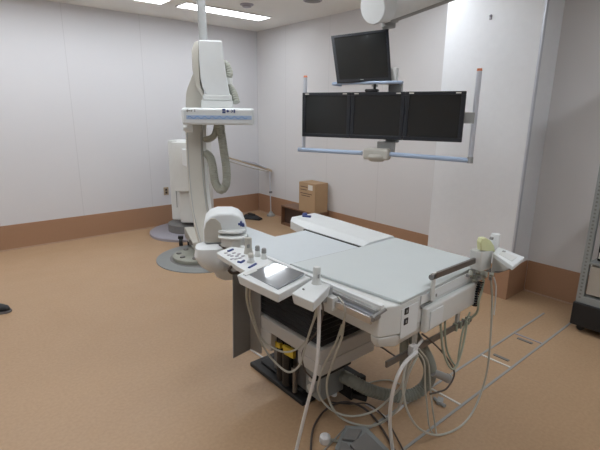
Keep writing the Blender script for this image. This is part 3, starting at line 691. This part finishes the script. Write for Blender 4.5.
# shelf carrying the top monitor
sh0, sh1 = HZ(337, 84.5, .0), HZ(397, 81.5, .0)
zsf = HZ(366, 83, 0).z
sm = (sh0+sh1)/2; sm.z = zsf
sf = MB().box(sm-dn*.05, ((sh1-sh0).length, .14, .014), rot=RM).build('shelf', 'whiteb', mg, bevel=.004)
MB().tube([sh0-dn*.08+V((0, 0, 0)), V((sh0.x, sh0.y, zsf))+dn*.02, V((sh1.x, sh1.y, zsf))+dn*.02, V((sh1.x, sh1.y, zsf))-dn*.08], .011, 10, smooth=5).build('shelf_bumper', 'lblue', sf)
MB().box(HZ(393, 75, -.07), (.07, .05, .10), rot=RM).build('shelf_bracket', 'white', mg, bevel=.005)
# small black camera-like knob on top of the middle monitor
p = HZ(372, 90, -.01)
wk = T('webcam', 'small black device sitting on top of the middle monitor', 'webcam', V((p.x, p.y, ztop)))
MB().box(V((p.x, p.y, ztop+.011)), (.10, .05, .022), rot=RM).build('body', 'blackg', wk, bevel=.009, seg=3)
MB().cyl(V((p.x, p.y, ztop+.02))+dx*.02, V((p.x, p.y, zsf-.008))+dx*.02, .010).build('stalk', 'blackg', wk)
# top monitor, turned and leaning
c4 = [PD(331, 36, 3.33), PD(388.5, 28.8, 3.26), PD(391.5, 79.5, 3.22), PD(337, 82.5, 3.29)]
tm = T('monitor', 'single black monitor standing alone on the blue-edged shelf above the row', 'monitor', (c4[2]+c4[3])/2)
nn = (c4[1]-c4[0]).cross(c4[3]-c4[0]).normalized()
if nn.dot(ray(360, 55)) < 0: nn = -nn        # nn: away from the viewer
ctr = sum(c4, V())/4
def inset(k): return [c+(ctr-c).normalized()*k for c in c4]
i4 = inset(.028)
fr = MB()
for j in range(4):
    k = (j+1) % 4
    fr.hexa([c4[j], c4[k], i4[k], i4[j]], [c4[j]+nn*.02, c4[k]+nn*.02, i4[k]+nn*.02, i4[j]+nn*.02])
fr.build('bezel', 'bezel', tm)
MB().hexa([c+nn*.004 for c in i4], [c+nn*.02 for c in i4]).build('screen', 'screen', tm)
i5 = inset(.05)
MB().hexa([c+nn*.02 for c in c4], [c+nn*.05 for c in i5]).build('back_case', 'blackg', tm, bevel=.003)
bt = c4[3].lerp(c4[2], .46)-nn*.001+(c4[0]-c4[3]).normalized()*.012
MB().box(bt, (.03, .003, .006), rot=RM).build('logo', 'grey', tm)
fp = c4[3].lerp(c4[2], .5)+nn*.085
MB().box(V((fp.x, fp.y, zsf+.013)), (.20, .10, .012), rot=RM).box(V((fp.x, fp.y, zsf+.06)), (.06, .025, .10), rot=RM).build('foot', 'sblue', tm, bevel=.003)
# big ceiling arm
d0 = PD(366, 12, 3.25); d1 = PD(440, -8, 2.95)
ax = (PD(392, 4, 3.25)-PD(364, 10, 3.05)).normalized()
e0 = PD(373, 7, 3.0); e1 = PD(394, 2, 3.12)
MB().cyl(e0, e1, .112, n=40).build('arm_joint', 'whiteb', mg, bevel=.006)
MB().cyl(e0-(e1-e0).normalized()*.008, e0, .105, .11, n=40).build('joint_cap', 'whiteb', mg)
f0 = PD(381, 9, 3.1); f1 = PD(455, -15, 2.95)
dd = (f1-f0).normalized(); uu = V((0, 0, 1)); sd = dd.cross(uu).normalized(); u2 = sd.cross(dd)
def rr4(p, a_, b_, n_=16): return [p + sd*a_*math.cos(2*math.pi*k/n_) + u2*b_*math.sin(2*math.pi*k/n_) for k in range(n_)]
MB().loft([rr4(f0, .10, .10), rr4(f0.lerp(f1, .5), .09, .09), rr4(f1, .075, .075)]).build('spring_arm', 'whiteb', mg)
MB().tube([f0.lerp(f1, .1)-u2*.095, f1-u2*.075], .018, 10, smooth=0).build('arm_underside', 'grey', mg)
f2 = V((f1.x, f1.y, H))
MB().cyl(f1-V((0, 0, .08)), f2, .06).lathe((f2.x, f2.y, H-.05), [(.11, 0), (.14, .02), (.14, .05)], 32).build('ceiling_column', 'white', mg)
j0 = PD(389, 19, 3.2)
MB().cyl(V((j0.x, j0.y, j0.z-.06)), V((j0.x, j0.y, j0.z+.05)), .05, n=24).cyl(PD(384, 22, 3.2), PD(398, 19, 3.15), .022).build('elbow', 'grey', mg, bevel=.004)
sb = PD(376, 60, 3.42)
MB().tube([V((j0.x, j0.y, j0.z)), PD(384, 34, 3.36), V((sb.x, sb.y, 2.08)), V((sb.x, sb.y, 1.95)), V((sb.x, sb.y, 1.80))], .025, 12).build('drop_tube', 'grey', mg)

# ================================================================ THINGS AGAINST THE WALLS
# step stool
sx0, sx1, sy0, sy1, sz = 3.85, 4.095, 4.25, 5.0, .285
so = T('step_stool', 'low open brown laminate stool against the wall under the cardboard box', 'stool', ((sx0+sx1)/2, (sy0+sy1)/2, 0))
MB().bb(sx0, sx1, sy0, sy1, sz-.02, sz).build('top_board', 'wood', so, bevel=.002)
MB().bb(sx0, sx1, sy1-.025, sy1, 0, sz-.02).build('side_board', 'wood', so)
MB().bb(sx0, sx1, sy0, sy0+.025, 0, sz-.02).build('side_board', 'wood', so)
MB().bb(sx0, sx1, sy0+.025, sy1-.025, 0, .03).build('bottom_board', 'wood', so)
MB().bb(sx0+.05, sx0+.06, sy0+.025, sy1-.025, .03, sz-.02).build('recess_shade', 'woodd', so)  # dark board set inside; the open interior's shade is put into its colour
# carton
cx0, cx1, cy0, cy1 = 3.856, 4.09, 4.27, 4.60
cz0 = sz; cz1 = PX(314, 184.5, 3.856).z
ct = T('cardboard_box', 'brown cardboard box standing on the low stool by the wall', 'box', ((cx0+cx1)/2, (cy0+cy1)/2, cz0))
MB().bb(cx0, cx1, cy0, cy1, cz0, cz1).build('carton', 'card', ct, bevel=.003)
MB().bb(cx0+.003, (cx0+cx1)/2-.002, cy0+.003, cy1-.003, cz1, cz1+.003).bb((cx0+cx1)/2+.002, cx1-.003, cy0+.003, cy1-.003, cz1, cz1+.003).build('flap', 'cardflap', ct)
MB().bb(cx0-.001, cx0, cy0+.05, cy0+.14, cz1-.09, cz1-.02).build('label', 'paper', ct)
pr = MB()
for k, (y0_, y1_, z_0) in enumerate(((.15, .30, .05), (.17, .30, .09), (.06, .30, .14), (.10, .28, .17))):
    pr.bb(cx0-.0006, cx0, cy0+y0_, cy0+y1_, cz1-z_0-.012, cz1-z_0)
pr.build('print', 'ink', ct)
# black bag on the floor
p = PZ(252, 219, 0)
bg = T('foot_pedal', 'flat black pedal unit lying on the floor near the far corner', 'foot pedal', p)
def lpq(c, pts, z): return [V((c.x, c.y, z))+rr_*a_+ff_*b_ for a_, b_ in pts]
MB().loft([lpq(p, ((-.15, .02), (.10, -.13), (.16, -.06), (-.02, .22)), 0.0), lpq(p, ((-.15, .02), (.10, -.13), (.16, -.06), (-.02, .22)), .02), lpq(p, ((-.11, .05), (.07, -.06), (.08, -.04), (-.03, .19)), .065)]).build('body', 'blackg', bg, bevel=.008)
MB().loft([lpq(p, ((-.06, .02), (.05, -.05), (.06, -.03), (-.02, .1)), .064), lpq(p, ((-.05, .02), (.04, -.04), (.05, -.03), (-.02, .08)), .085)]).build('handle', 'black', bg)
# tilted side table with chrome leg
fp_ = V((4.05, 5.52, 0))
sd_ = T('folding_shelf', 'narrow tilted shelf with a thin chrome leg in the far corner', 'shelf', fp_)
q1, q2 = PD(229, 159, 6.25), V((4.06, 5.50, .70))
q1 = PY(229, 158.5, 5.85)
dv = (q2-q1).normalized(); sd2 = V((dv.y, -dv.x, 0)).normalized(); sd2 = sd2 if sd2.dot(V((1, 1, 0))) > 0 else -sd2
sd2 = V((.55, .83, 0)).normalized()
def SB(p, w_, th): return [p, p+sd2*w_, p+sd2*w_+V((0, 0, th)), p+V((0, 0, th))]
q1w = V((q1.x, q1.y, q1.z))
MB().loft([SB(q1w, .07, .015), SB(q2, .20, .018)]).build('board', 'socket', sd_)
MB().loft([SB(q1w-V((0, 0, .05)), .02, .012), SB(q1w.lerp(q2, .55)-V((0, 0, .045)), .02, .012), SB(q2-V((0, 0, .02))-dv*.05, .02, .012)]).build('brace', 'creamd', sd_)
ld = MB().cyl((4.05, 5.52, .02), (4.04, 5.53, .705), .009, n=12).build('leg', 'trimm', sd_)
MB().lathe((4.05, 5.52, 0), [(.065, 0), (.065, .02), (.04, .035), (.022, .07), (.01, .075)], 20).build('leg_foot', 'grey', ld)
MB().box((4.048, 5.521, .38), (.045, .03, .03)).build('clamp', 'discd', ld, bevel=.003)
m1, m2 = q1w.lerp(q2, .30)+V((0, 0, .019)), q1w.lerp(q2, .88)+V((0, 0, .021))
mid = (m1+m2)/2+V((0, 0, .022))
shp = MB().loft([SB(m1, .10, .004), SB(mid, .15, .004), SB(m2, .14, .004)]).build('printed_sheet', 'sheet')
tag(shp, 'curled printed sheet lying on the tilted shelf in the corner', 'paper')
# equipment rack on the right
rx0, rx1, ry0, ry1 = 3.60, 4.10, .42, 1.02
rk = T('equipment_rack', 'grey perforated equipment rack on a black base cut by the right edge', 'rack', ((rx0+rx1)/2, (ry0+ry1)/2, 0))
MB().bb(rx0-.02, rx1, ry0, ry1+.01, .055, .235).build('base', 'black', rk, bevel=.008)
for x in (rx0+.05, rx1-.06):
    for y in (ry0+.06, ry1-.05):
        MB().cyl((x-.012, y, .026), (x+.012, y, .026), .026, n=16).cyl((x, y, .03), (x, y, .056), .012, n=10).build('caster', 'black', rk)
for x in (rx0, rx1-.04):
    for y in (ry0, ry1-.045):
        po = MB().bb(x, x+.04, y, y+.045, .235, 1.95).build('post', 'rackm', rk)
        if x == rx0:
            hl = MB(); z = .27
            while z < 1.9: hl.bb(x-.0012, x, y+.016, y+.029, z, z+.012); z += .028
            hl.build('post_holes', 'discd', po)
MB().bb(rx0, rx1, ry0+.045, ry1-.045, .235, .29).build('cross_member', 'rackm', rk)
MB().bb(rx0, rx1, ry0+.045, ry1-.045, 1.90, 1.95).build('cross_member', 'rackm', rk)
MB().bb(rx0+.01, rx1-.04, ry0+.05, ry1-.055, .31, .53).build('lower_panel', 'creamd', rk, bevel=.004)
MB().bb(rx0, rx1-.03, ry0+.045, ry1-.045, .545, .56).bb(rx0, rx1-.03, ry0+.045, ry1-.045, 1.02, 1.035).build('shelf', 'rackm', rk)
eq = T('amplifier', 'black boxed device on the middle shelf of the rack', 'electronic device', (3.84, .72, .56))
MB().bb(3.66, 4.03, .49, .95, .562, .78).build('case', 'blackg', eq, bevel=.01)
MB().cyl((3.66, .88, .70), (3.645, .88, .70), .03, n=20).cyl((3.66, .78, .70), (3.645, .78, .70), .03, n=20).build('dial', 'grey', eq)
MB().bb(3.655, 3.661, .52, .94, .585, .63).build('front_strip', 'paper', eq)
# shoe
sp = PZ(11, 311.5, 0); dr = V((.90, -.43, 0)).normalized(); pr_ = V((-dr.y, dr.x, 0))
sh = T('shoe', 'black shoe entering the floor at the left edge of the photo', 'shoe', sp-dr*.13)
def sring(t_, w_, z0_, z1_, n_=14):
    c = sp-dr*t_; out = []
    for k in range(n_):
        a_ = 2*math.pi*k/n_; zz_ = z0_+(z1_-z0_)*(.5+.5*math.sin(a_)); out.append(V((c.x, c.y, 0))+pr_*w_*math.cos(a_)*(1 if math.sin(a_) < 0 else .85)+V((0, 0, zz_)))
    return out
MB().loft([sring(.005, .012, .02, .035), sring(.02, .034, .014, .055), sring(.06, .046, .012, .072), (sring(.11, .046, .012, .085)), sring(.16, .04, .012, .105), sring(.22, .037, .012, .12), sring(.27, .034, .012, .12), sring(.285, .02, .02, .10)]).build('upper', 'shoe', sh)
MB().loft([[V((c.x, c.y, z)) for c in [sp-dr*t_+pr_*s*w_ for t_, w_, s in ((-.004, .016, 1), (.02, .04, 1), (.08, .05, 1), (.16, .038, 1), (.27, .036, 1), (.29, .02, 1), (.29, .02, -1), (.27, .036, -1), (.16, .038, -1), (.08, .05, -1), (.02, .04, -1), (-.004, .016, -1))]] for z in (0, .016)]).build('sole', 'sole', sh)

# ================================================================ ON THE FLOOR IN FRONT
fpz = .0
fs = T('foot_switch', 'grey two-pad foot switch on the floor at the bottom edge', 'foot switch', PZ(358, 445, 0))
quadprism(MB(), [(345, 425), (366, 426), (402, 462), (380, 480), (336, 466), (335, 447)], .03, .03, -.02).build('base', 'disc', fs, bevel=.004)
quadprism(MB(), [(348, 428), (362, 429), (356, 440), (342, 438)], .048, .016).build('pad', 'discd', fs, bevel=.003)
quadprism(MB(), [(366, 432), (390, 455), (372, 470), (350, 444)], .048, .016).build('pad', 'discd', fs, bevel=.003)
quadprism(MB(), [(341, 441), (347, 443), (366, 466), (342, 468), (338, 452)], .048, .016).build('pad', 'discd', fs, bevel=.003)
MB().tube([PZ(345, 428, .04), PZ(330, 444, .05), PZ(322, 452, .04)], .004, 8).build('guard_wire', 'steel', fs)
cable(fs, [PZ(312, 470, .012), PZ(311, 445, .012), PZ(315, 424, .012), PZ(328, 408, .012), PZ(345, 402, .012), PZ(362, 407, .012), PZ(376, 420, .012), PZ(390, 442, .012), PZ(400, 460, .012)], .006, 'cabled')
cable(fs, [PZ(330, 402, .012), PZ(350, 404, .014), PZ(368, 404, .024), PZ(385, 418, .012), PZ(398, 440, .012), PZ(404, 452, .012)], .004, 'cabled')
p = PZ(325, 442, .0)
pg = T('plug', 'white plastic plug lying beside the foot switch', 'plug', p)
MB().lathe(p, [(.026, 0), (.03, .01), (.027, .035), (.015, .045)], 12).build('body', 'cablew', pg)
MB().cyl(p+V((.02, -.02, .015)), p+V((.045, -.05, .012)), .008, n=10).build('cord_grip', 'hose', pg)
tag(MB().tube([PZ(240, 343, .007), PZ(252, 350.5, .007), PZ(268, 361, .007)], .006, 8).build('cable', 'cablew'), 'straight white cable on the floor running under the grey apron to the base', 'cable')
# loose rod piece on the floor behind the rail
bz = T('cable_bundle', 'thin white cord and clips lying on the floor right of the base', 'cable', PZ(385, 405, 0))
cable(bz, [PZ(360, 386, .008), PZ(372, 382, .008), PZ(388, 380, .008), PZ(400, 384, .008)], .004, 'cable')
cable(bz, [PZ(366, 404, .008), PZ(377, 411, .008), PZ(386, 417, .008)], .005, 'cablew')
cable(bz, [PZ(388, 417, .008), PZ(396, 412, .008), PZ(403, 406, .008)], .007, 'cablew')
tag(MB().cyl(PZ(434, 398, .012), PZ(445, 406, .012), .010, n=10).box(PZ(440, 401, .012), (.05, .03, .02), .4).build('connector', 'grey'), 'grey cable connector lying on the floor strip', 'connector')
